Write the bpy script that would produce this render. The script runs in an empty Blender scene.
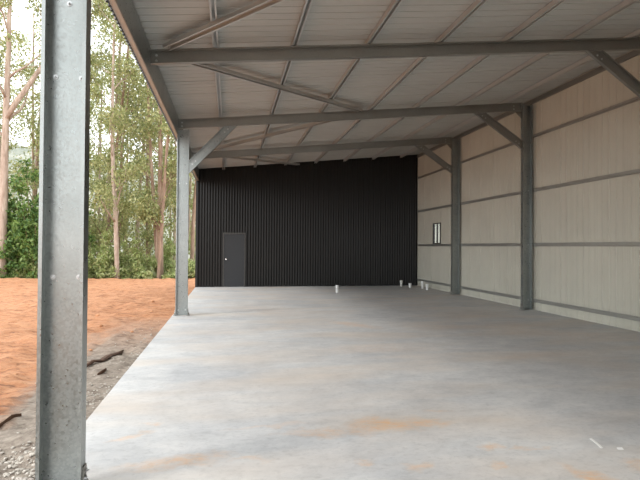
import bpy, bmesh, math, random
import numpy as np
from mathutils import Vector, noise, Matrix
random.seed(7); rng = np.random.default_rng(7)
scene = bpy.context.scene
COL = scene.collection
R = math.radians

# ------------------------------------------------------------------ helpers
class MB:
    """collects geometry, builds ONE mesh object"""
    def __init__(s): s.v = []; s.f = []
    def add(s, vs, fs):
        n = len(s.v); s.v += [tuple(v) for v in vs]; s.f += [tuple(i + n for i in f) for f in fs]
    def box(s, x0, x1, y0, y1, z0, z1):
        s.add([(x0,y0,z0),(x1,y0,z0),(x1,y1,z0),(x0,y1,z0),(x0,y0,z1),(x1,y0,z1),(x1,y1,z1),(x0,y1,z1)],
              [(0,3,2,1),(4,5,6,7),(0,1,5,4),(1,2,6,5),(2,3,7,6),(3,0,4,7)])
    def prism(s, prof, A, B, u, v):
        A, B, u, v = Vector(A), Vector(B), Vector(u), Vector(v); n = len(prof)
        vs = [A + u*a + v*b for a, b in prof] + [B + u*a + v*b for a, b in prof]
        s.add(vs, [tuple(range(n))[::-1], tuple(range(n, 2*n))] + [(i, (i+1) % n, n+(i+1) % n, n+i) for i in range(n)])
    def tube(s, pts, rad, seg=8, cap=True):
        pts = [Vector(p) for p in pts]; base = len(s.v); n = len(pts)
        for i, p in enumerate(pts):
            t = (pts[min(i+1, n-1)] - pts[max(i-1, 0)]).normalized()
            a = Vector((1,0,0)) if abs(t.x) < .8 else Vector((0,1,0))
            u = t.cross(a).normalized(); w = t.cross(u)
            r = rad[i] if hasattr(rad, '__len__') else rad
            for k in range(seg):
                q = 2*math.pi*k/seg; s.v.append(tuple(p + (u*math.cos(q) + w*math.sin(q))*r))
        for i in range(n-1):
            for k in range(seg):
                a = base+i*seg+k; b = base+i*seg+(k+1) % seg
                s.f.append((a, b, b+seg, a+seg))
        if cap:
            s.f.append(tuple(base+k for k in range(seg))[::-1]); s.f.append(tuple(base+(n-1)*seg+k for k in range(seg)))
    def build(s, name, mat, parent=None, bevel=0, smooth=False, origin=None):
        me = bpy.data.meshes.new(name); o = bpy.data.objects.new(name, me)
        org = Vector(origin) if origin is not None else Vector((0,0,0))
        if parent is not None: org = parent['_w'] if False else Vector(W.get(parent.name, (0,0,0)))
        me.from_pydata([tuple(Vector(v) - org) for v in s.v], [], s.f)
        bm = bmesh.new(); bm.from_mesh(me); bmesh.ops.recalc_face_normals(bm, faces=bm.faces)
        bm.to_mesh(me); bm.free()
        me.materials.append(mat); COL.objects.link(o)
        if parent is not None: o.parent = parent; W[o.name] = tuple(org)
        else: o.location = org; W[o.name] = tuple(org)
        if smooth:
            for p in me.polygons: p.use_smooth = True
        if bevel:
            b = o.modifiers.new('bevel', 'BEVEL'); b.width = bevel; b.segments = 2; b.limit_method = 'ANGLE'
        return o
W = {}
def tag(o, label=None, cat=None, group=None, kind=None):
    if label: o['label'] = label
    if cat: o['category'] = cat
    if group: o['group'] = group
    if kind: o['kind'] = kind
    return o
def thing(name, label, cat, loc, group=None):
    o = bpy.data.objects.new(name, None); COL.objects.link(o); o.location = loc; o.empty_display_size = .2
    W[o.name] = tuple(loc); return tag(o, label, cat, group)
def cprof(w, f, l, t=.0045):
    h = w/2
    return [(-h,0),(h,0),(h,f),(h-l,f),(h-l,f-t),(h-t,f-t),(h-t,t),(-h+t,t),(-h+t,f-t),(-h+l,f-t),(-h+l,f),(-h,f)]
def bolt(par, c, ax, r=.014, h=.014, name='bolt'):
    c = Vector(c); ax = Vector(ax).normalized(); m = MB()
    m.tube([c - ax*.001, c + ax*.004, c + ax*.0041, c + ax*h, c + ax*(h+.0001), c + ax*(h+.009)], [r*1.55, r*1.55, r, r, r*.55, r*.5], 10)
    return m.build(name, M['bolt'], par)

# ------------------------------------------------------------------ materials
def mat(name):
    m = bpy.data.materials.new(name); m.use_nodes = True
    nt = m.node_tree; b = nt.nodes['Principled BSDF']; return m, nt, b
def N(nt, t, **kw):
    n = nt.nodes.new(t)
    for k, v in kw.items(): setattr(n, k, v)
    return n
def ramp(nt, fac, stops):
    r = N(nt, 'ShaderNodeValToRGB'); e = r.color_ramp.elements
    while len(e) < len(stops): e.new(.5)
    for i, (p, c) in enumerate(stops): e[i].position = p; e[i].color = (*c, 1) if len(c) == 3 else c
    nt.links.new(fac, r.inputs[0]); return r.outputs[0]
def coords(nt, scale=(1,1,1), obj=True):
    tc = N(nt, 'ShaderNodeTexCoord'); mp = N(nt, 'ShaderNodeMapping'); mp.inputs['Scale'].default_value = scale
    nt.links.new(tc.outputs['Object'], mp.inputs[0]); return mp.outputs[0]
def noisetex(nt, vec, scale, detail=4, rough=.55, dist=0):
    n = N(nt, 'ShaderNodeTexNoise'); n.inputs['Scale'].default_value = scale; n.inputs['Detail'].default_value = detail
    n.inputs['Roughness'].default_value = rough; n.inputs['Distortion'].default_value = dist
    nt.links.new(vec, n.inputs['Vector']); return n.outputs['Fac']
def mix(nt, fac, a, b, mode='MIX'):
    n = N(nt, 'ShaderNodeMix', data_type='RGBA', blend_type=mode)
    for s, v in ((n.inputs[0], fac), (n.inputs[6], a), (n.inputs[7], b)):
        if hasattr(v, 'links') or hasattr(v, 'is_output'): nt.links.new(v, s)
        elif isinstance(v, (int, float)): s.default_value = v
        else: s.default_value = (*v, 1)
    return n.outputs[2]
def bump(nt, b, h, st, dist=.01):
    n = N(nt, 'ShaderNodeBump'); n.inputs['Strength'].default_value = st; n.inputs['Distance'].default_value = dist
    nt.links.new(h, n.inputs['Height']); nt.links.new(n.outputs[0], b.inputs['Normal'])

def galv(name, c0, c1, rough=.45, metal=.75, spangle=55):
    m, nt, b = mat(name); v = coords(nt)
    vo = N(nt, 'ShaderNodeTexVoronoi'); vo.inputs['Scale'].default_value = spangle; nt.links.new(v, vo.inputs['Vector'])
    bw = N(nt, 'ShaderNodeRGBToBW'); nt.links.new(vo.outputs['Color'], bw.inputs[0])
    n1 = noisetex(nt, v, 2.2, 5)
    ad = N(nt, 'ShaderNodeMath', operation='MULTIPLY_ADD'); nt.links.new(bw.outputs[0], ad.inputs[0]); ad.inputs[1].default_value = .45
    nt.links.new(n1, ad.inputs[2])
    c = ramp(nt, ad.outputs[0], [(.3, c0), (.95, c1)]); nt.links.new(c, b.inputs['Base Color'])
    b.inputs['Metallic'].default_value = metal
    rr = N(nt, 'ShaderNodeMapRange'); rr.inputs[3].default_value = rough-.08; rr.inputs[4].default_value = rough+.14
    nt.links.new(bw.outputs[0], rr.inputs[0]); nt.links.new(rr.outputs[0], b.inputs['Roughness']); return m
M = {}
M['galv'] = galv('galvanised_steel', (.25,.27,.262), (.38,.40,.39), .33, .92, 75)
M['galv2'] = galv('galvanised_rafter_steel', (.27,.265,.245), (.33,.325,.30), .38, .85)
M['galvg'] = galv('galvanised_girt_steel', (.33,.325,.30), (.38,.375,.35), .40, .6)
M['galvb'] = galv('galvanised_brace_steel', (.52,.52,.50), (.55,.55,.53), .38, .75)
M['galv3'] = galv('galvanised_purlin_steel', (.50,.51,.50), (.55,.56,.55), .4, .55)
def plain(name, c, rough=.6, metal=0., nscale=6, var=.12, bmp=0):
    m, nt, b = mat(name); v = coords(nt); n = noisetex(nt, v, nscale, 5)
    lo = tuple(x*(1-var) for x in c); hi = tuple(min(1, x*(1+var)) for x in c)
    nt.links.new(ramp(nt, n, [(.3, lo), (.7, hi)]), b.inputs['Base Color'])
    b.inputs['Roughness'].default_value = rough; b.inputs['Metallic'].default_value = metal
    if bmp: bump(nt, b, n, bmp)
    return m
M['bolt'] = plain('zinc_bolt', (.55,.56,.56), .35, .9)
M['cream'] = plain('cream_wall_sheet', (.52,.505,.43), .5, 0, 1.2, .05)
M['roofsheet'] = plain('pale_roof_sheet', (.45,.455,.43), .5, 0, 1.0, .05)
M['black'] = plain('black_wall_sheet', (.010,.0098,.0093), .32, 0, 1.5, .1)
M['blacktrim'] = plain('black_trim', (.012,.012,.012), .45)
M['door'] = plain('charcoal_door_paint', (.020,.021,.024), .38, 0, 2, .06)
M['doorframe'] = plain('door_frame_paint', (.045,.042,.038), .4)
M['chrome'] = plain('chrome', (.85,.85,.85), .2, 1.)
M['pvc'] = plain('white_pvc', (.78,.79,.78), .35, 0, 8, .04)
M['fascia'] = plain('grey_fascia_sheet', (.10,.105,.105), .45)
M['white'] = plain('white_plastic', (.85,.85,.84), .4, 0, 8, .03)
M['winframe'] = plain('black_window_frame', (.02,.02,.02), .4)
m, nt, b = mat('window_glass'); b.inputs['Transmission Weight'].default_value = 1; b.inputs['Roughness'].default_value = .05
b.inputs['IOR'].default_value = 1.45; M['glass'] = m

M['black'].node_tree.nodes['Principled BSDF'].inputs['Specular IOR Level'].default_value = .25
# concrete with rust-coloured mud marks
m, nt, b = mat('concrete_slab'); v = coords(nt)
n1 = noisetex(nt, coords(nt, (.6,.9,1)), 1.0, 6, .6, .5)
n2 = noisetex(nt, coords(nt, (.8,1.3,1)), 3.5, 7, .7, .3)
n3 = noisetex(nt, v, 60, 3)
col = ramp(nt, n1, [(.32,(.40,.42,.45)),(.50,(.54,.55,.565)),(.68,(.69,.69,.685))])
col2 = ramp(nt, n2, [(.30,(.40,.395,.40)),(.5,(.58,.575,.575)),(.75,(.78,.75,.72))])
col = mix(nt, .5, col, col2)
n4 = noisetex(nt, coords(nt, (1,1.4,1)), 16, 8, .8, .6)
col = mix(nt, .55, col, ramp(nt, n4, [(.30,(.55,.55,.56)),(.5,(.97,.97,.97)),(.75,(1,1,1))]), 'MULTIPLY')
warm = noisetex(nt, coords(nt, (.4,1.2,1)), 1.1, 4, .5, .2)
wf = ramp(nt, warm, [(.42,(0,0,0)),(.70,(.45,.45,.45))])
col = mix(nt, wf, col, (.66,.54,.43))
stains = [ # x, y, rx, ry, rot deg, strength
 (.86,4.20,.45,.11,-6,.6),(1.36,4.30,.34,.20,0,1.),(1.72,4.27,.24,.11,0,.8),(1.36,3.42,.10,.07,20,.6),
 (-.35,3.80,.36,.12,8,.8),(2.02,3.68,.10,.08,0,.8),(2.30,3.62,.20,.03,10,.4),(2.46,3.07,.10,.22,20,.95),(2.47,9.9,.22,.7,35,.55),
 (-.80,4.35,.22,.05,25,.6),(-.62,4.6,.10,.06,0,.6),(.98,3.55,.10,.05,0,.6),(.35,4.42,.35,.05,5,.35),(1.95,4.6,.14,.04,0,.35),
 (.15,3.75,.16,.05,0,.4),(2.9,3.2,.12,.08,0,.5),(-.1,3.3,.3,.1,10,.5),(1.9,3.35,.07,.05,0,.6),(.6,3.3,.14,.05,0,.45),
 (6.0,8.3,1.3,.5,-25,.30),(4.6,9.4,1.4,.35,-10,.22),(4.4,6.8,.9,.25,12,.22),(2.2,7.5,1.0,.3,-5,.22),(5.6,9.5,.8,.5,10,.25),(.6,12.5,1.,.5,0,.18)]
nz = N(nt, 'ShaderNodeTexNoise'); nz.inputs['Scale'].default_value = 6; nz.inputs['Detail'].default_value = 5
nt.links.new(v, nz.inputs['Vector'])
off = N(nt, 'ShaderNodeVectorMath', operation='MULTIPLY_ADD'); off.inputs[1].default_value = (.35,.35,0); nt.links.new(nz.outputs['Color'], off.inputs[0])
sub = N(nt, 'ShaderNodeVectorMath', operation='SUBTRACT'); nt.links.new(v, sub.inputs[0]); sub.inputs[1].default_value = (.175,.175,0)
nt.links.new(sub.outputs[0], off.inputs[2])
acc = None
for (x,y,rx,ry,a,st) in stains:
    mp = N(nt, 'ShaderNodeMapping'); mp.vector_type = 'TEXTURE'
    mp.inputs['Location'].default_value = (x,y,0); mp.inputs['Rotation'].default_value = (0,0,R(a)); mp.inputs['Scale'].default_value = (rx,ry,1e4)
    nt.links.new(off.outputs[0], mp.inputs[0])
    ln = N(nt, 'ShaderNodeVectorMath', operation='LENGTH'); nt.links.new(mp.outputs[0], ln.inputs[0])
    mr = N(nt, 'ShaderNodeMapRange'); mr.inputs[1].default_value = 1.25; mr.inputs[2].default_value = .3; mr.inputs[3].default_value = 0; mr.inputs[4].default_value = st
    nt.links.new(ln.outputs['Value'], mr.inputs[0])
    if acc is None: acc = mr.outputs[0]
    else:
        mx = N(nt, 'ShaderNodeMath', operation='MAXIMUM'); nt.links.new(acc, mx.inputs[0]); nt.links.new(mr.outputs[0], mx.inputs[1]); acc = mx.outputs[0]
sp = ramp(nt, noisetex(nt, coords(nt,(.7,1.3,1)), 14, 7, .75), [(.34,(.12,.12,.12)),(.62,(1,1,1))])
mm = N(nt, 'ShaderNodeMath', operation='MULTIPLY'); nt.links.new(acc, mm.inputs[0]); nt.links.new(sp, mm.inputs[1])
m2 = N(nt, 'ShaderNodeMath', operation='MULTIPLY'); nt.links.new(mm.outputs[0], m2.inputs[0]); m2.inputs[1].default_value = .8
col = mix(nt, m2.outputs[0], col, (.74,.44,.22))
nt.links.new(col, b.inputs['Base Color'])
rr = N(nt, 'ShaderNodeMapRange'); rr.inputs[3].default_value = .38; rr.inputs[4].default_value = .72; nt.links.new(n2, rr.inputs[0]); nt.links.new(rr.outputs[0], b.inputs['Roughness'])
b.inputs['Specular IOR Level'].default_value = .4
bump(nt, b, n3, .15, .003); M['concrete'] = m

# orange clay with a band of grey soil along the slab
m, nt, b = mat('clay_ground'); v = coords(nt)
n1 = noisetex(nt, v, .9, 7, .62, .3); n2 = noisetex(nt, coords(nt,(.6,1.9,1)), 4.2, 7, .72); n3 = noisetex(nt, v, 40, 4)
c1 = ramp(nt, n1, [(.28,(.26,.105,.045)),(.48,(.44,.19,.088)),(.70,(.53,.27,.145))])
c2 = ramp(nt, n2, [(.37,(.11,.045,.022)),(.45,(.43,.19,.088)),(.72,(.62,.36,.21))])  # dark low stop: shade of the clay's fissures put into the colour
clay = mix(nt, .65, c1, c2)
clay = mix(nt, .6, clay, ramp(nt, noisetex(nt, coords(nt,(.7,1.5,1)), 17, 7, .75), [(.36,(.35,.30,.28)),(.47,(1,1,1))]), 'MULTIPLY')  # finer fissure shade, multiplied into the clay colour
g1 = ramp(nt, noisetex(nt, coords(nt,(.8,1.4,1)), 9, 6, .7), [(.30,(.11,.08,.06)),(.48,(.26,.215,.175)),(.75,(.42,.36,.30))])
sx = N(nt, 'ShaderNodeSeparateXYZ'); nt.links.new(v, sx.inputs[0])
wob = N(nt, 'ShaderNodeMath', operation='MULTIPLY_ADD'); nt.links.new(noisetex(nt, coords(nt,(1,.5,1)), 1.1, 5), wob.inputs[0]); wob.inputs[1].default_value = 1.9; nt.links.new(sx.outputs[0], wob.inputs[2])
mr = N(nt, 'ShaderNodeMapRange'); mr.inputs[1].default_value = -1.50; mr.inputs[2].default_value = -1.1; nt.links.new(wob.outputs[0], mr.inputs[0])
fy = N(nt, 'ShaderNodeMapRange'); fy.inputs[1].default_value = 12.5; fy.inputs[2].default_value = 8; nt.links.new(sx.outputs[1], fy.inputs[0])
mu = N(nt, 'ShaderNodeMath', operation='MULTIPLY'); nt.links.new(mr.outputs[0], mu.inputs[0]); nt.links.new(fy.outputs[0], mu.inputs[1])
c = mix(nt, mu.outputs[0], clay, g1)
gy = N(nt, 'ShaderNodeMapRange'); gy.inputs[1].default_value = 31.5; gy.inputs[2].default_value = 34; nt.links.new(sx.outputs[1], gy.inputs[0])
grass = ramp(nt, noisetex(nt, v, 1.5, 6), [(.3,(.16,.18,.07)),(.7,(.34,.34,.15))])
c = mix(nt, gy.outputs[0], c, grass)
nt.links.new(c, b.inputs['Base Color']); b.inputs['Roughness'].default_value = .9
bump(nt, b, n2, .9, .05); M['ground'] = m

m, nt, b = mat('hazed_wooded_hillside'); v = coords(nt)
n1 = noisetex(nt, v, .12, 8, .7); c = ramp(nt, n1, [(.35,(.21,.225,.19)),(.5,(.31,.315,.27)),(.66,(.42,.40,.36))])  # pale greys: distance haze is mixed into the hill's colours
nt.links.new(c, b.inputs['Base Color']); b.inputs['Roughness'].default_value = 1; b.inputs['Specular IOR Level'].default_value = 0; M['hill'] = m

def leafmat(name, c0, c1, c2):
    m, nt, b = mat(name); g = N(nt, 'ShaderNodeNewGeometry')
    c = ramp(nt, g.outputs['Random Per Island'], [(0,c0),(.5,c1),(1,c2)])
    nt.links.new(c, b.inputs['Base Color']); b.inputs['Roughness'].default_value = .5
    tr = N(nt, 'ShaderNodeBsdfTranslucent'); nt.links.new(c, tr.inputs[0])
    ms = N(nt, 'ShaderNodeMixShader'); ms.inputs[0].default_value = .4
    nt.links.new(b.outputs[0], ms.inputs[1]); nt.links.new(tr.outputs[0], ms.inputs[2]); nt.links.new(ms.outputs[0], nt.nodes['Material Output'].inputs[0]); return m
M['leaf'] = leafmat('gum_leaves', (.17,.21,.08), (.36,.39,.16), (.56,.53,.27))
M['leaf2'] = leafmat('dense_green_leaves', (.06,.13,.035), (.14,.25,.06), (.28,.38,.11))
M['leaf3'] = leafmat('undergrowth_leaves', (.22,.30,.10), (.40,.47,.18), (.58,.58,.32))
def bark(name, c0, c1, c2):
    m, nt, b = mat(name); n = noisetex(nt, coords(nt,(3,3,.5)), 2.5, 6, .65, .3)
    nt.links.new(ramp(nt, n, [(.3,c0),(.5,c1),(.72,c2)]), b.inputs['Base Color']); b.inputs['Roughness'].default_value = .85
    bump(nt, b, n, .4, .03); return m
M['bark'] = bark('smooth_pink_gum_bark', (.24,.17,.13), (.42,.32,.255), (.58,.49,.41))
M['bark2'] = bark('brown_stringy_bark', (.17,.105,.07), (.31,.21,.15), (.46,.34,.26))
M['debris'] = plain('dark_debris', (.10,.055,.035), .9, 0, 20, .4, .5)
M['stone'] = plain('pale_stone', (.46,.42,.37), .85, 0, 12, .25)
M['clod'] = plain('clay_clod', (.50,.25,.13), .95, 0, 12, .3, .5)

# ------------------------------------------------------------------ dimensions
SL, X0, X1 = .1012, -1.233, 7.565          # roof slope, slab edge, wall sheet
YF, YB, YW = -4.85, 24.2, 19.69            # open front, far end, black wall
zraf = lambda x: 4.278 + SL*x             # rafter underside
zpur = lambda x: 4.487 + SL*x             # purlin underside
zrf = lambda x: 4.585 + SL*x              # roof sheet
FR = [-4.78, -.68, 3.40, 7.58, 11.66, 15.76]     # portal frames
sl_u = Vector((1,0,SL)).normalized(); sl_n = Vector((-SL,0,1)).normalized()

# ------------------------------------------------------------------ sheeting
def profile(y0, y1, pitch, top, foot, depth, lap=0, minor=0):
    """list of (pos, depth) of a ribbed sheet"""
    out = []; y = y0; k = 0
    while y < y1:
        c = y + pitch/2
        pts = []
        if minor:
            for q in (-.5+1/6+.08, ):
                pass
        a = c - foot/2
        if minor:
            for q in (.12, .88):
                cc = y + pitch*q
                pts += [(cc-.008, 0), (cc-.003, minor), (cc+.003, minor), (cc+.008, 0)]
        pts += [(c-foot/2, 0), (c-top/2, depth), (c+top/2, depth), (c+foot/2, 0)]
        if lap and k % lap == lap-1: pts += [(c+foot/2+.006, -.008), (c+foot/2+.016, -.008), (c+foot/2+.0165, .006), (c+foot/2+.022, 0)]
        out += sorted(pts); y += pitch; k += 1
    out = [p for p in out if y0 < p[0] < y1]
    return [(y0, 0)] + out + [(y1, 0)]

# roof: ribs run down the slope
m_ = MB(); pr = profile(YF-.15, YB, .1905, .018, .034, .014, lap=4, minor=.0025)
xa, xb = -1.30, 7.62
for (y, d) in pr:
    m_.v += [(xa, y, zrf(xa)+d), (xb, y, zrf(xb)+d)]
for i in range(len(pr)-1): m_.f.append((2*i, 2*i+1, 2*i+3, 2*i+2))
tag(m_.build('ceiling', M['roofsheet']), kind='structure')

# right wall with the hole for the window
WY0, WY1, WZ0, WZ1 = 17.42, 18.10, 1.69, 2.46
m_ = MB(); pr = [(YF, 0)] + profile(8.805-.762*28.5, YB, .1905, .014, .030, .009, lap=4, minor=.0035)[1:]
ys = pr + [(WY0, None), (WY1, None)]
ys = sorted([(a, b if b is not None else 0) for a, b in ys])
zz = [-.04, WZ0, WZ1, zrf(X1)+.005]
for (y, d) in ys:
    for z in zz: m_.v.append((X1+d, y, z))
for i in range(len(ys)-1):
    for j in range(3):
        if j == 1 and ys[i][0] >= WY0-1e-6 and ys[i+1][0] <= WY1+1e-6: continue
        a = 4*i+j; m_.f.append((a, a+4, a+5, a+1))
tag(m_.build('wall_right', M['cream']), kind='structure')

# black dividing wall with the hole for the door
DX0, DX1, DZ = -.225, .615, 2.05
m_ = MB(); pr = [(-1.20 + .1015*k/8, .009-.009*math.cos(2*math.pi*k/8)) for k in range(int((X1+1.19)/.1015*8))]
xs = sorted(pr + [(DX0, 0), (DX1, 0)])
for (x, d) in xs:
    for z in (.005, DZ, zrf(x)-.005): m_.v.append((x, YW+.018-d, z))
for i in range(len(xs)-1):
    for j in range(2):
        if j == 0 and xs[i][0] >= DX0-1e-6 and xs[i+1][0] <= DX1+1e-6: continue
        a = 3*i+j; m_.f.append((a, a+3, a+4, a+1))
tag(m_.build('wall_back', M['black'], smooth=True), kind='structure')
# far room behind it
m_ = MB(); pr = profile(YW+.03, YB, .1015, .03, .055, .018)
for (y, d) in pr: m_.v += [(-1.22-d, y, -.05), (-1.22-d, y, zrf(-1.22)-.005)]
for i in range(len(pr)-1): m_.f.append((2*i, 2*i+1, 2*i+3, 2*i+2))
tag(m_.build('wall_left', M['black']), kind='structure')
m_ = MB(); m_.box(-1.2, X1, YB-.03, YB-.01, -.05, 4.4); tag(m_.build('wall_far', M['black']), kind='structure')
m_ = MB(); m_.box(-1.245, -1.165, YW-.035, YW+.04, .002, zraf(-1.2)+.25); tag(m_.build('trim_1', M['blacktrim']), kind='structure')
m_ = MB(); m_.box(DX0-.0, DX1, YW+.15, YW+.17, 0, 0.01)
# door
m_ = MB(); m_.box(DX0+.045, DX1-.045, YW+.004, YW+.04, .012, DZ-.045)
door = tag(m_.build('door_1', M['door'], bevel=.002), kind='structure')
m_ = MB(); m_.box(DX0-.01, DX0+.042, YW-.014, YW+.06, .002, DZ+.02); m_.box(DX1-.042, DX1+.01, YW-.014, YW+.06, .002, DZ+.02)
m_.box(DX0+.042, DX1-.042, YW-.014, YW+.06, DZ-.042, DZ+.02)
m_.build('door_frame', M['doorframe'], door)
m_ = MB(); c = Vector((DX0+.115, YW+.004, 1.055))
m_.tube([c, c+Vector((0,-.008,0))], .036, 20); m_.tube([c+Vector((0,-.008,0)), c+Vector((0,-.035,0)), c+Vector((0,-.042,0)), c+Vector((0,-.06,0)), c+Vector((0,-.068,0))], [.012,.012,.028,.030,.018], 20)
m_.build('door_handle', M['chrome'], door, smooth=True)
# window: framed louvre
m_ = MB(); t = .032
m_.box(X1-.03, X1+.05, WY0-.005, WY0+t, WZ0, WZ1); m_.box(X1-.03, X1+.05, WY1-t, WY1+.005, WZ0, WZ1)
m_.box(X1-.03, X1+.05, WY0+t, WY1-t, WZ0, WZ0+t); m_.box(X1-.03, X1+.05, WY0+t, WY1-t, WZ1-t, WZ1)
ymid = (WY0+WY1)/2; m_.box(X1-.015, X1+.04, ymid-.018, ymid+.018, WZ0+t, WZ1-t)
win = tag(m_.build('window_1', M['winframe']), kind='structure')
for k in range(2):
    a0, a1 = (WY0+t, ymid-.018) if k == 0 else (ymid+.018, WY1-t)
    m_ = MB(); m_.box(X1+.012, X1+.017, a0, a1, WZ0+t, WZ1-t); m_.build('window_pane', M['glass'], win)

# slab
m_ = MB(); m_.box(X0, 7.60, YF-.25, YB, -.16, 0); tag(m_.build('floor', M['concrete'], bevel=.006), kind='structure')

# ------------------------------------------------------------------ steel frames
ORD = ['front', 'nearest', 'second', 'third', 'fourth']
def cleat_and_bolts(par, x, y, side, s=.05):
    """angle cleat at a column foot"""
    m_ = MB(); x2 = x + side*s
    m_.box(min(x,x2), max(x,x2), y-.07, y-.002, 0, .008); m_.box(min(x, x+side*.008), max(x, x+side*.008), y-.07, y-.002, 0, .15)
    m_.prism([(0,0),(s,0),(0,.12)], (x, y-.040, .004), (x, y-.034, .004), (side,0,0), (0,0,1))
    m_.build('base_cleat', M['galv2'], par)
    for q in (.018, .055):
        bolt(par, (x+side*s*.6, y-q, .008), (0,0,1), .009, .012, name='anchor_bolt')
        bolt(par, (x+side*.008, y-q, .13-q), (side,0,0), .01, .012)

def column(x0, w, Y, top, label, flange=.11, boltz=(), cle=(-1,1)):
    t = thing('steel_column', label, 'column', (x0+w/2, Y+flange/2, 0))
    m_ = MB(); m_.prism(cprof(w, flange, .022), (x0+w/2, Y+flange, .002), (x0+w/2, Y+flange, top), (1,0,0), (0,-1,0))
    m_.build('channel_post', M['galv'], t)
    for z in boltz:
        for q in (.20, .80):
            bolt(t, (x0+w*q, Y+flange-.0045, z), (0,-1,0), .011, .012)
    for s in cle:
        cleat_and_bolts(t, x0 if s < 0 else x0+w, Y+flange, s)
    return t
XL = -1.160; CW = .262
column(XL, CW, FR[0], zraf(XL)-.004, 'galvanised steel channel post on the left slab edge, behind the viewpoint')
nearp = column(XL, CW, FR[2], zraf(XL)-.004, 'tall galvanised channel post close to the camera at the left slab edge', boltz=(1.345, 2.63), cle=(1,))
bolt(nearp, (XL+CW*.5, FR[2]+.1055, 3.11), (0,-1,0), .011, .012)
column(XL, CW, FR[4], zraf(XL)-.004, 'galvanised channel post with a knee brace, farther along the left slab edge', boltz=(.12, 2.95))
XR = 7.255
rl = ['at the open front of the right wall', 'beside the viewpoint on the right wall, outside the frame', 'nearest the camera on the right wall, outside the frame', 'just right of the frame, carrying the nearest knee brace',
      'second farthest along the cream wall, with floor cleat', 'farthest one, beside the small window in the cream wall']
for i, Y in enumerate(FR):
    column(XR, .26, Y, zraf(XR)+.16, 'galvanised steel channel column ' + rl[i], boltz=(.24, 1.64, 3.01), cle=(-1,) if i > 2 else ())

rn = ['over the open front, farthest behind the viewpoint', 'overhead just behind the viewpoint', 'of the frame over the nearest left post', 'nearest in view, crossing the whole upper picture without a left post',
      'second in view, resting on the braced left post', 'farthest in view, closest to the black wall']
PX = [-.22, .95, 2.12, 3.30, 4.47, 5.64, 6.81]
for i, Y in enumerate(FR):
    t = thing('roof_rafter', 'grey steel channel rafter ' + rn[i], 'rafter', (XL, Y+.038, zraf(XL)))
    a, b_ = -1.135, XR-.008
    A = Vector((a, Y+.076, zraf(a))) + sl_n*.1; B = Vector((b_, Y+.076, zraf(b_))) + sl_n*.1
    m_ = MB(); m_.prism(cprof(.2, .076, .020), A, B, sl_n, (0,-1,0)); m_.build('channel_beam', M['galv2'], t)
    for px in PX:
        m_ = MB(); q = Vector((px+.052, Y+.020, zraf(px)+.203))
        m_.prism([(0,0),(.005,0),(.005,.085),(0,.085)], q, q+Vector((0,.05,0)), sl_u, sl_n); m_.build('purlin_cleat', M['galv3'], t)
    for px in (XL+.1, XR-.22):
        for dz in (.06, .14): bolt(t, Vector((px, Y+.0715, zraf(px)+dz)), (0,-1,0), .012, .012)
    # haunch plate at the column head
    m_ = MB(); hx = XR-.002
    m_.prism([(0,0),(-.20,-.20*SL-.0),(0,-.20)], (hx, Y+.060, zraf(hx)-.004), (hx, Y+.066, zraf(hx)-.004), (1,0,0), (0,0,1))
    if i > 3: m_.build('haunch_plate', M['galv2'], t)

def knee(A, B, w, Y, label, f=.06):
    """channel brace in the frame plane from A (post) to B (rafter), both (x, z)"""
    A = Vector((A[0], Y, A[1])); B = Vector((B[0], Y, B[1])); d = (B-A).normalized(); n = Vector((-d.z, 0, d.x))
    t = thing('knee_brace', label, 'brace', A)
    s = 1 if d.x > 0 else -1
    m_ = MB(); ca = .30*(1 if s > 0 else 1)
    # ends are cut upright at the post and along the rafter above
    prof = cprof(w, f, .015); vs = []
    for (u, v) in prof:
        p = A + n*u; k = (A.x - p.x)/d.x; vs.append(p + d*k + Vector((0,-v,0)))
    for (u, v) in prof:
        p = B + n*u; k = ((B.z + (p.x-B.x)*SL) - p.z)/(d.z - d.x*SL); vs.append(p + d*k + Vector((0,-v,0)))
    nn = len(prof); m_.add(vs, [tuple(range(nn))[::-1], tuple(range(nn, 2*nn))] + [(j, (j+1) % nn, nn+(j+1) % nn, nn+j) for j in range(nn)])
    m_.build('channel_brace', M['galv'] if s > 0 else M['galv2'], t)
    for P, sg in ((A, 1), (B, -1)):
        for q in (.10, .20): bolt(t, P + d*q*sg + Vector((0,-.004,0)), (0,-1,0), .011, .01)
knee((XL+CW+.004, 3.306), (.017, zraf(.017)-.005), .20, FR[4]+.03, 'short galvanised knee brace rising right from the farther left post')
knee((XR-.004, 4.06), (6.04, zraf(6.04)-.005), .19, FR[3]+.06, 'steel knee brace at upper right, nearest the camera and cut by the frame edge')
knee((XR-.004, 4.13), (6.09, zraf(6.09)-.005), .19, FR[4]+.06, 'steel knee brace between the second farthest right column and its rafter')
knee((XR-.004, 4.10), (6.09, zraf(6.09)-.005), .19, FR[5]+.06, 'steel knee brace on the farthest right column, near the black wall')

HAT = [(-.044,-.045),(-.020,-.045),(-.020,.042),(.020,.042),(.020,-.045),(.044,-.045),(.044,-.042),(.023,-.042),(.023,.045),(-.023,.045),(-.023,-.042),(-.044,-.042)]
# purlins along the shed
pl_names = ['first', 'second', 'third', 'fourth', 'fifth', 'sixth', 'seventh']
for k, px in enumerate(PX):
    t = MB(); A = Vector((px, YF-.1, zpur(px))) + sl_n*.045; B = Vector((px, YW-.01, zpur(px))) + sl_n*.045
    t.prism(HAT, A, B, sl_u, sl_n)
    o = t.build('roof_purlin', M['galv3'], origin=(px, YF, zpur(px)))
    tag(o, 'thin galvanised roof purlin running away from camera, %s counted from the open left eave' % pl_names[k], 'purlin', 'purlins under the roof sheets')
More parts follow.
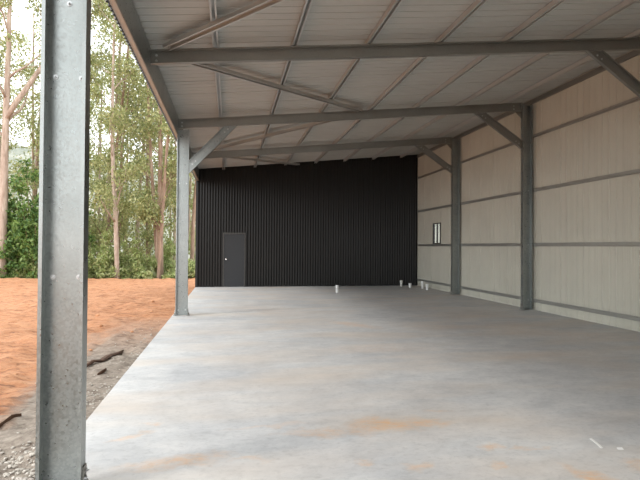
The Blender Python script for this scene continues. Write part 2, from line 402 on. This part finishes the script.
# eave beam on the open side and purlin on the wall head
t = thing('eave_beam', 'deep galvanised beam along the open left eave with a pale strip for the lit lower flange', 'beam', (-1.17, YF, 4.03))
m_ = MB(); m_.prism(cprof(.40, .065, .02), (-1.142, YF-.1, 4.215), (-1.142, YW-.04, 4.215), (0,0,1), (-1,0,0)); m_.build('channel_beam', M['galv'], t)
m_ = MB(); m_.box(-1.215, -1.150, YF-.1, YW-.04, 4.006, 4.0145); m_.build('lit_flange_strip', M['galv3'], t)  # added strip: light on the lower flange put into a paler colour
m_ = MB(); pr = profile(YF-.1, YW, .1015, .03, .055, .02)
for (y, d) in pr: m_.v += [(-1.215-d, y, 3.985), (-1.215-d, y, 4.45), (-1.213-d, y, 3.985), (-1.213-d, y, 4.45)]
n = len(pr)
for i in range(n-1):
    a = 4*i; m_.f += [(a, a+1, a+5, a+4), (a+2, a+6, a+7, a+3), (a, a+4, a+6, a+2)]
m_.build('fascia_sheet', M['fascia'], t)
m_ = MB(); m_.prism(cprof(.09, .048, .014, .003), (7.50, YF, 5.20+.045), (7.50, YW-.01, 5.20+.045), (0,0,1), (1,0,0))
tag(m_.build('eave_purlin', M['galv2'], origin=(7.42, YF, 5.18)), 'steel purlin along the head of the cream wall under the roof', 'purlin')
m_ = MB(); m_.box(X1-.014, X1-.004, YF, YW-.01, 5.20, 5.33); tag(m_.build('trim_2', M['galv2']), kind='structure')

# girts on the right wall (top-hat rails)
GH = [(-.045,.038),(-.045,.041),(-.022,.041),(-.022,.003),(.022,.003),(.022,.041),(.045,.041),(.045,.038),(.025,.038),(.025,0),(-.025,0),(-.025,.038)]
gn = ['lowest girt, just above the floor', 'second up, at the small window foot', 'third girt up, above the small window', 'highest girt, under the knee brace feet']
for k, z in enumerate((.205, 1.605, 2.975, 4.345)):
    m_ = MB(); m_.prism([(-a2, b2) for a2, b2 in GH], (7.518, YF, z+.035), (7.518, YW-.01, z+.035), (0,0,1), (1,0,0))
    tag(m_.build('wall_girt', M['galvg'], origin=(7.52, YF, z)), 'horizontal steel girt along the cream wall, ' + gn[k], 'girt', 'girts of the cream wall')

# diagonal roof bracing channels
def rbrace(A, B, label):
    A3 = Vector((A[0], A[1], zpur(A[0])-.006)); B3 = Vector((B[0], B[1], zpur(B[0])-.006))
    d = (B3-A3).normalized(); side = d.cross(Vector((0,0,1))).normalized(); up = side.cross(d)
    t = thing('roof_brace', label, 'brace', A3)
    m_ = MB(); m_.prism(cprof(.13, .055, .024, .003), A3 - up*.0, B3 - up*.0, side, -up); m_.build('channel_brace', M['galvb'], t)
    for P, s in ((A3, 1), (B3, -1)):
        bolt(t, P + d*s*.06 - up*.004, -up, .012, .05)
rbrace((-.90, 7.46), (3.0, 3.56), 'warm-lit diagonal steel brace in front of the nearest rafter, cut by the top frame edge')
rbrace((-.90, 7.76), (3.0, 11.56), 'dark diagonal steel brace between the nearest rafter and the second rafter')
rbrace((3.0, 11.82), (-.90, 15.68), 'warm-lit diagonal steel brace between second rafter and farthest rafter')
rbrace((-.90, 15.92), (2.6, 19.42), 'short-looking diagonal steel brace between farthest rafter and black wall')

# ------------------------------------------------------------------ pipes and litter on the slab
pipes = [((3.62,16.9), .25, 'white plastic pipe stub standing alone in the middle of the slab'), ((6.74,19.35), .24, 'pipe stub tight against the black wall, left of the group'),
         ((6.87,18.7), .17, 'shortest white pipe stub, between two taller ones'), ((7.20,18.25), .28, 'tallest white pipe stub near the corner by the lowest girt'),
         ((7.12,17.6), .22, 'rightmost white pipe stub, nearest the far column')]
for (x, y), h, lb in pipes:
    p = thing('pipe_stub', lb, 'pipe', (x, y, 0))
    m_ = MB(); m_.tube([(x,y,.001),(x,y,h*.6)], .045, 20); m_.build('pipe', M['pvc'], p)
    m_ = MB(); m_.tube([(x,y,h*.6),(x,y,h-.006),(x,y,h)], [.054,.054,.048], 20); m_.build('cap', M['pvc'], p)
m_ = MB()
pts = [Vector((2.910,3.711,.004)), Vector((2.895,3.65,.007)), Vector((2.878,3.585,.007)), Vector((2.861,3.521,.004))]
for a, c in zip(pts, pts[1:]): m_.prism([(-.011,-.002),(.011,-.002),(.011,.002),(-.011,.002)], a, c, (1,.2,0), (0,0,1))
tag(m_.build('plastic_strip', M['white'], origin=(2.915,3.64,0)), 'thin white plastic strip lying on the concrete at lower right', 'litter')
m_ = MB(); m_.add([(2.965,3.48,.001),(3.01,3.47,.001),(3.02,3.50,.006),(2.98,3.51,.004),(2.965,3.48,.003),(3.01,3.47,.003),(3.02,3.50,.008),(2.98,3.51,.006)], [(0,1,2,3),(4,7,6,5),(0,4,5,1),(1,5,6,2),(2,6,7,3),(3,7,4,0)])
tag(m_.build('paper_scrap', M['white'], origin=(2.99,3.49,0)), 'tiny white paper scrap on the concrete, right of the white strip', 'litter')

# ------------------------------------------------------------------ ground, hillside
def gz(x, y):
    p = Vector((x, y, 0))
    z = -.09 + .05*noise.noise(p*.35) 
    near = 1. if y < 33 else 0
    z += (.06*noise.fractal(p*1.3, .8, 2.2, 4) + .04*noise.fractal(Vector((x*2.2+9, y*3.6, 2)), .6, 2.1, 4))*near
    r = noise.noise(Vector((x*1.1+7, y*.55+3, 1)))
    z += .05*max(0, r)*near
    if x > X0+.005 and x < 7.58 and y > YF-.24: z = min(z, -.17)
    elif x > X0-.6: z = min(z, -.025)
    if y > 27: z += .03*math.exp(-((y-29.4)/1.3)**2)*(1 + .8*noise.noise(Vector((x*.25, 3.1, 0)))) + (.10 if x < -9 else 0)*math.exp(-((y-29.4)/1.3)**2)
    q = min(1, max(0, (y-12)/17)); z -= .29*q*q*(3-2*q)
    if y > 31: z -= 7*(1-math.exp(-((y-31)/9)))
    return z
xs = sorted(set([round(v, 3) for v in list(np.arange(-1.35, -6, -.055)) + list(np.arange(-6, -14, -.14)) + list(np.arange(-14, -60, -1.2)) + [-1.34,-1.30,-1.235,-1.22,-1.2,0,2,4,6,7.6,7.7,8,9,11,14,18,24,32,45,60]]))
ys = sorted(set([round(v, 3) for v in [-40,-30,-20,-12,-8,-6,-5.2,-5.05,-4.8,-4,-4,-3,-2,-1.2,-1.0,-.7,-.3,0,.4,.8,1.2,1.6,2] + list(np.arange(2.1, 9, .055)) + list(np.arange(9, 16, .1)) + list(np.arange(16, 34, .22)) + list(np.arange(34, 70, 2))]))
m_ = MB(); nx = len(xs)
for y in ys:
    for x in xs: m_.v.append((x, y, gz(x, y)))
for j in range(len(ys)-1):
    for i in range(nx-1): m_.f.append((j*nx+i, j*nx+i+1, (j+1)*nx+i+1, (j+1)*nx+i))
g = m_.build('ground', M['ground'], smooth=True); tag(g, kind='structure')
m_ = MB(); hx = np.linspace(-230, 160, 100); hy = np.linspace(60, 330, 70)
for y in hy:
    for x in hx:
        h = 46 + 14*noise.noise(Vector((x*.012, 5, 0))) - .08*(x+40)
        s = min(1, max(0, (y-72)/170)); s = s*s*(3-2*s)
        m_.v.append((x, y, -7.5 + h*s + 3.2*noise.fractal(Vector((x*.06, y*.06, 0)), .8, 2.1, 4)*(s > 0)))
for j in range(69):
    for i in range(99): m_.f.append((j*100+i, j*100+i+1, (j+1)*100+i+1, (j+1)*100+i))
tag(m_.build('hill', M['hill'], smooth=True), kind='structure')

# ------------------------------------------------------------------ leaves
def leaves(name, mt, parent, centers, n_per, size, spread, flat=.7, droop=.6):
    """one foliage mesh: small folded leaf blades around cluster centres"""
    org = np.array(W[parent.name]); c = np.array(centers); K = len(c)
    idx = np.repeat(np.arange(K), n_per); n = len(idx)
    off = rng.normal(size=(n,3)); off /= np.linalg.norm(off, axis=1)[:,None]; off *= (rng.random(n)**.45)[:,None]
    sc = spread*rng.uniform(.6, 1.35, K)[idx]; off *= sc[:,None]; off[:,2] *= flat
    p = c[idx] + off - org
    d = rng.normal(size=(n,3)); d[:,2] -= droop*1.6; d /= np.linalg.norm(d, axis=1)[:,None]
    s = np.cross(d, rng.normal(size=(n,3))); s /= np.linalg.norm(s, axis=1)[:,None]
    L = size*rng.uniform(.6,1.3,n)[:,None]; w = L*.22
    nn = np.cross(d, s)
    v = np.stack([p, p+d*L*.45+s*w+nn*w*.3, p+d*L, p+d*L*.45-s*w+nn*w*.3], 1).reshape(-1,3)
    me = bpy.data.meshes.new(name); me.vertices.add(4*n); me.vertices.foreach_set('co', v.ravel())
    me.loops.add(4*n); me.loops.foreach_set('vertex_index', np.arange(4*n)); me.polygons.add(n)
    me.polygons.foreach_set('loop_start', np.arange(0,4*n,4)); me.polygons.foreach_set('loop_total', np.full(n,4)); me.update(); me.validate()
    me.materials.append(mt); o = bpy.data.objects.new(name, me); COL.objects.link(o); o.parent = parent; return o

def gum(x, y, h, r, lean, label, group=None, bk='bark', fork=.5, crown=.45, nb=9, spread=2.2, n_per=60, size=.2, lf='leaf', seed=0, twins=0, low=0, lspread=.75, forkd=None):
    rnd = random.Random(seed); z0 = gz(x, y)-.3
    t = thing('gum_tree', label, 'tree', (x, y, z0), group)
    wood = MB(); tips = []
    def limb(p, d, L, r0, r1, depth, seg=7):
        pts = [Vector(p)]; rad = [r0]; dd = Vector(d).normalized()
        for i in range(seg):
            dd = (dd + Vector((rnd.uniform(-1,1), rnd.uniform(-1,1), rnd.uniform(-.5,.9)))*.13*(1+.6*depth)).normalized()
            pts.append(pts[-1] + dd*L/seg); rad.append(r0+(r1-r0)*(i+1)/seg)
        wood.tube(pts, rad, 9 if depth == 0 else (6 if depth == 1 else 4)); return pts, rad
    def sub(pts, rad, L, depth, a, b, cnt):
        n = len(pts)-1
        for k in range(cnt):
            f = a+(b-a)*(k+rnd.random()*.8)/cnt; i = min(n-1, int(f*n)); p = pts[i].lerp(pts[i+1], f*n-i)
            ax = (pts[i+1]-pts[i]).normalized(); q = rnd.uniform(0, 6.283)
            out = Vector((math.cos(q), math.sin(q), 0)); d = (out*rnd.uniform(.5,1) + ax*rnd.uniform(.5,1.1))
            r0 = rad[i]*rnd.uniform(.35,.55); ll = L*rnd.uniform(.6,1.15)*(1 - .35*f)
            q2, r2 = limb(p, d, ll, max(.012, r0), max(.006, r0*.3), depth, 5)
            if depth < 2: sub(q2, r2, L*.5, depth+1, .35, 1, 3)
            if depth == 2: tips.extend([tuple(q2[-1]), tuple(q2[-3])])
            if depth == 1: tips.append(tuple(q2[-1]))
    for tw in range(1+twins):
        l = Vector((lean[0], lean[1], 1)) if tw == 0 else Vector((lean[0]+rnd.uniform(-.16,.16), rnd.uniform(-.1,.1), 1))
        base = (x + (0 if tw == 0 else rnd.uniform(-.5,.5)), y + (0 if tw == 0 else rnd.uniform(-.5,.5)), z0)
        pts = [Vector(base)]; rad = [r*1.25]; dd = l.normalized(); sg = 14; rr = r*(1 if tw == 0 else .7)
        for i in range(sg):
            dd = (dd + Vector((rnd.uniform(-1,1), rnd.uniform(-1,1), 0))*.035 + Vector((lean[0],lean[1],1)).normalized()*.05).normalized()
            pts.append(pts[-1] + dd*h/sg); rad.append(rr*(1-.75*(i+1)/sg))
        wood.tube(pts, rad, 10); sub(pts, rad, spread, 1, 1-crown, 1, nb)
        if forkd and tw == 0:
            f, dr, L2, r2_ = forkd; i = int(f*sg); p2, q2_ = limb(pts[i], dr, L2, r2_, .04, 0, 9); sub(p2, q2_, spread, 1, .35, 1, 8)
        if low: sub(pts, rad, spread*.7, 1, .2, 1-crown, low)
    wood.build('trunk', M[bk], t, smooth=True)
    leaves('foliage', M[lf], t, tips, n_per, size, lspread); return t

GB = 'slender gums standing in the belt behind'
gum(-12.55, 31.2, 19, .27, (.02,0), 'thick pink-barked gum tree at the left picture edge, forking high up', fork=.5, crown=.58, nb=9, spread=4.2, seed=1, n_per=75, forkd=(.5, (.5,.05,1), 9.5, .17))
gum(-12.6, 38.0, 20, .20, (.05,0), 'slimmer gum tree seen just right of the thick left-edge trunk', crown=.6, nb=9, spread=3.4, seed=2, n_per=80)
gum(-6.45, 31.6, 19, .15, (-.01,0), 'straight slender pale gum tree midway between the two left posts', crown=.78, nb=14, spread=2.7, seed=3, n_per=60, low=2)
gum(-4.1, 32.4, 20, .19, (.015,0), 'brown many-stemmed gum tree just left of the braced post', bk='bark2', crown=.75, nb=10, spread=2.4, seed=4, twins=2, n_per=55, low=2)
gum(-2.45, 34.0, 18, .16, (.0,0), 'brown gum trunk glimpsed between the braced post and black wall', bk='bark2', crown=.7, nb=10, spread=2.3, seed=5, twins=1, n_per=60)
belt = [(-9.6,40,19),(-8.2,44,22),(-6.6,39,20),(-5.6,46,22),(-4.3,41,20),(-15.5,36,20),(-17.0,42,22),(-7.4,36,17),(-3.2,48,22),(-12.0,47,22),(-1.2,42,19),(-20,36,20),(-10.6,35,18),(-7.9,34.5,24),(-9.2,37.5,27),(-5.4,36.5,26),(-6.3,42.5,30),(-14.2,40,26),(-3.3,38.5,27),(-11.6,43,29),(-13.4,34,24),(-8.9,49,32),(-4.9,50,30),(-15.8,46,28),(-22.5,34,22),(-25,38,25),(-18.2,33.5,21),(-28,35,23),(-31,40,26),(-23.5,44,27)]
for k, (x, y, h) in enumerate(belt):
    gum(x, y, h, .12+.03*(k % 3), (.02*((k % 5)-2), 0), 'slender leafy gum tree in the belt behind the front row of trees', GB, bk='bark2' if k % 2 else 'bark', crown=.82, nb=13, spread=2.7, seed=20+k, n_per=40, size=.22, low=2, lspread=1.0)

def bush(x, y, h, w, label, group, lf, n, size, seed, name='shrub'):
    rnd = random.Random(seed); z0 = gz(x, y)-.1
    t = thing(name, label, 'shrub', (x, y, z0), group); wood = MB(); tips = []
    for k in range(max(8, int(n/10))):
        q = rnd.uniform(0, 6.283); rr = w*rnd.random()**.6; top = h*(1-.55*(rr/w)**2)*rnd.uniform(.45,1)
        p = Vector((x+rr*math.cos(q), y+rr*math.sin(q), z0+top)); b0 = Vector((x+.15*math.cos(q), y+.15*math.sin(q), z0))
        mid = b0.lerp(p, .5) + Vector((0,0,.1*h)); wood.tube([b0, mid, p], [.03,.02,.008], 5)
        for j in range(10):
            f = rnd.uniform(.35,1.05); s = b0.lerp(p, f); tips.append((s.x+rnd.gauss(0,.25*w*.5), s.y+rnd.gauss(0,.25*w*.5), s.z+rnd.gauss(0,.08*h)))
    wood.build('stems', M['bark2'], t); leaves('foliage', M[lf], t, tips, 42, size, .20+.09*w); return t
bush(-11.2, 32.0, 7.4, 1.9, 'tall dense dark green bush right of the thick left-edge trunk', None, 'leaf2', 330, .24, 51, 'leafy_bush')
bush(-9.4, 33.0, 5.6, 1.6, 'dense green bush mostly hidden behind the nearest left post', None, 'leaf2', 200, .24, 52, 'leafy_bush')
bush(-12.9, 33.6, 5.0, 1.5, 'dark green bush behind the thick trunk at the left picture edge', None, 'leaf2', 200, .24, 53, 'leafy_bush')
UG = 'undergrowth shrubs along the clay edge'
for k in range(44):
    x = -14.2 + k*.58 if k < 24 else -14.6 - (k-24)*.8
    x += random.uniform(-.2,.2); y = 31.4 + random.uniform(0,2.2)
    bush(x, y, random.uniform(1.6,2.9)+(y-31)*.55, random.uniform(.7,1.1), 'light green undergrowth shrub along the far edge of the clay', UG, 'leaf3', 110, .19, 60+k)

# ------------------------------------------------------------------ loose material beside the slab
def stone(m_, x, y, s, rnd, zo=None):
    bm = bmesh.new(); bmesh.ops.create_icosphere(bm, subdivisions=1, radius=s)
    z = gz(x, y) if zo is None else zo; q = rnd.uniform(0, 3.14); ca, sa = math.cos(q), math.sin(q); k = rnd.uniform(.55,1)
    vs = []
    for v in bm.verts:
        c = v.co*rnd.uniform(.72,1.2); c.y *= k; c.z *= .62; vs.append((x+c.x*ca-c.y*sa, y+c.x*sa+c.y*ca, z+c.z*.9+s*.2))
    m_.add(vs, [tuple(v.index for v in f.verts) for f in bm.faces]); bm.free()
rnd = random.Random(5); m_ = MB()
for k in range(1150):
    if k < 950: y = rnd.uniform(3.2, 4.55); x = -1.30 - abs(rnd.gauss(0,.75)); 
    elif k < 1030: y = rnd.gauss(5.9,.22); x = -1.30 - abs(rnd.gauss(0,.14))
    else: y = rnd.uniform(4.7, 11.5); x = -1.29 - abs(rnd.gauss(0,.35))
    stone(m_, x, y, rnd.uniform(.006,.02)*(1.25 if k < 950 else .9), rnd)
tag(m_.build('gravel', M['stone'], origin=(-1.8,4.2,-.13)), 'pale gravel scattered on the soil along the slab edge', 'gravel', kind='stuff')
clods = [(-2.6,6.9,.05),(-3.9,8.6,.07),(-4.6,9.6,.06),(-2.1,8.4,.04),(-5.8,11.2,.08),(-1.75,9.9,.04),(-2.5,10.8,.05),(-3.0,12.6,.07),(-6.9,12.8,.09),(-4.2,14.2,.08),(-1.9,13.4,.05),(-2.4,5.6,.035),(-2.2,15.6,.06),(-3.3,10.1,.05)]
for (x, y, s) in clods:
    m_ = MB(); stone(m_, x, y, s, rnd)
    tag(m_.build('clay_clod', M['clod'], origin=(x,y,gz(x,y))), 'rough orange clay clod lying on the bare orange ground', 'clod', 'clods on the clay ground')
def strip(name, mt, pts, w, label, cat):
    m_ = MB(); n = len(pts); za, zb2 = gz(*pts[0][:2]), gz(*pts[-1][:2]); P = [Vector((x, y, max(za+(zb2-za)*i/(n-1), gz(x,y)-.004)+.012+h)) for i, (x, y, h) in enumerate(pts)]
    for i, p in enumerate(P):
        d = (P[min(i+1,n-1)]-P[max(i-1,0)]).normalized(); s = d.cross(Vector((0,0,1))).normalized(); ww = w*math.sin(math.pi*(i+.6)/(n+.2))
        for u, v in ((-1,0),(-.5,.018),(.5,.022),(1,.003),(.5,-.02),(-.5,-.02)): m_.v.append(tuple(p + s*u*ww + Vector((0,0,v))))
    for i in range(n-1):
        for k in range(6): a = i*6+k; b2 = i*6+(k+1) % 6; m_.f.append((a, b2, b2+6, a+6))
    m_.f += [tuple(range(6))[::-1], tuple(range((n-1)*6, n*6))]
    return tag(m_.build(name, mt, origin=(pts[0][0], pts[0][1], P[0].z)), label, cat)
strip('dark_strip', M['debris'], [(-1.88,7.22,.01),(-1.81,7.38,.02),(-1.76,7.6,.01),(-1.73,7.9,.005),(-1.66,8.15,0),(-1.62,8.4,-.01)], .055, 'long dark strip lying on grey soil beside the slab edge', 'bark')  # dark flat strip on the soil, narrowing at both ends
strip('twig', M['debris'], [(-2.02,4.90,0),(-1.985,5.0,.004),(-1.945,5.1,.004),(-1.90,5.2,0)], .008, 'thin dark twig on the ground left of the nearest post', 'twig')
strip('wood_splinter', M['debris'], [(-1.60,6.75,-.004),(-1.57,6.84,0),(-1.54,6.93,-.004)], .014, 'small dark splinter on the soil between dark strip and slab', 'wood')

# ------------------------------------------------------------------ light, world, camera
w = bpy.data.worlds.new('overcast_sky'); scene.world = w; w.use_nodes = True
bg = w.node_tree.nodes['Background']; bg.inputs[0].default_value = (.95,.985,1,1); bg.inputs[1].default_value = 2.0
sun = bpy.data.lights.new('hazy_sun', 'SUN'); sun.energy = 1.1; sun.angle = R(12); sun.color = (1,.95,.88)
so = bpy.data.objects.new('hazy_sun', sun); COL.objects.link(so)
d = Vector((.72,.30,-.62)); so.rotation_euler = d.to_track_quat('-Z','Y').to_euler(); so.location = (-10,-5,12)

cam = bpy.data.cameras.new('camera'); co = bpy.data.objects.new('camera', cam); COL.objects.link(co); scene.camera = co
cam.sensor_width = 36; cam.lens = 509.0*36/640; cam.clip_end = 1000; cam.clip_start = .05
yaw, pit, rol = R(10.122), R(.764), R(.379)
fwd = Vector((math.sin(yaw)*math.cos(pit), math.cos(yaw)*math.cos(pit), math.sin(pit)))
right = Vector((math.cos(yaw), -math.sin(yaw), 0)); up = right.cross(fwd)
# image rotates clockwise by rol -> camera rotates counter-clockwise
r2 = right*math.cos(rol) + up*math.sin(rol); u2 = up*math.cos(rol) - right*math.sin(rol)
co.matrix_world = Matrix(((r2.x,u2.x,-fwd.x,0),(r2.y,u2.y,-fwd.y,0),(r2.z,u2.z,-fwd.z,1.55),(0,0,0,1)))
vs = scene.view_settings; vs.view_transform = 'Standard'; vs.look = 'None'; vs.gamma = 1; vs.exposure = .46; vs.use_curve_mapping = False
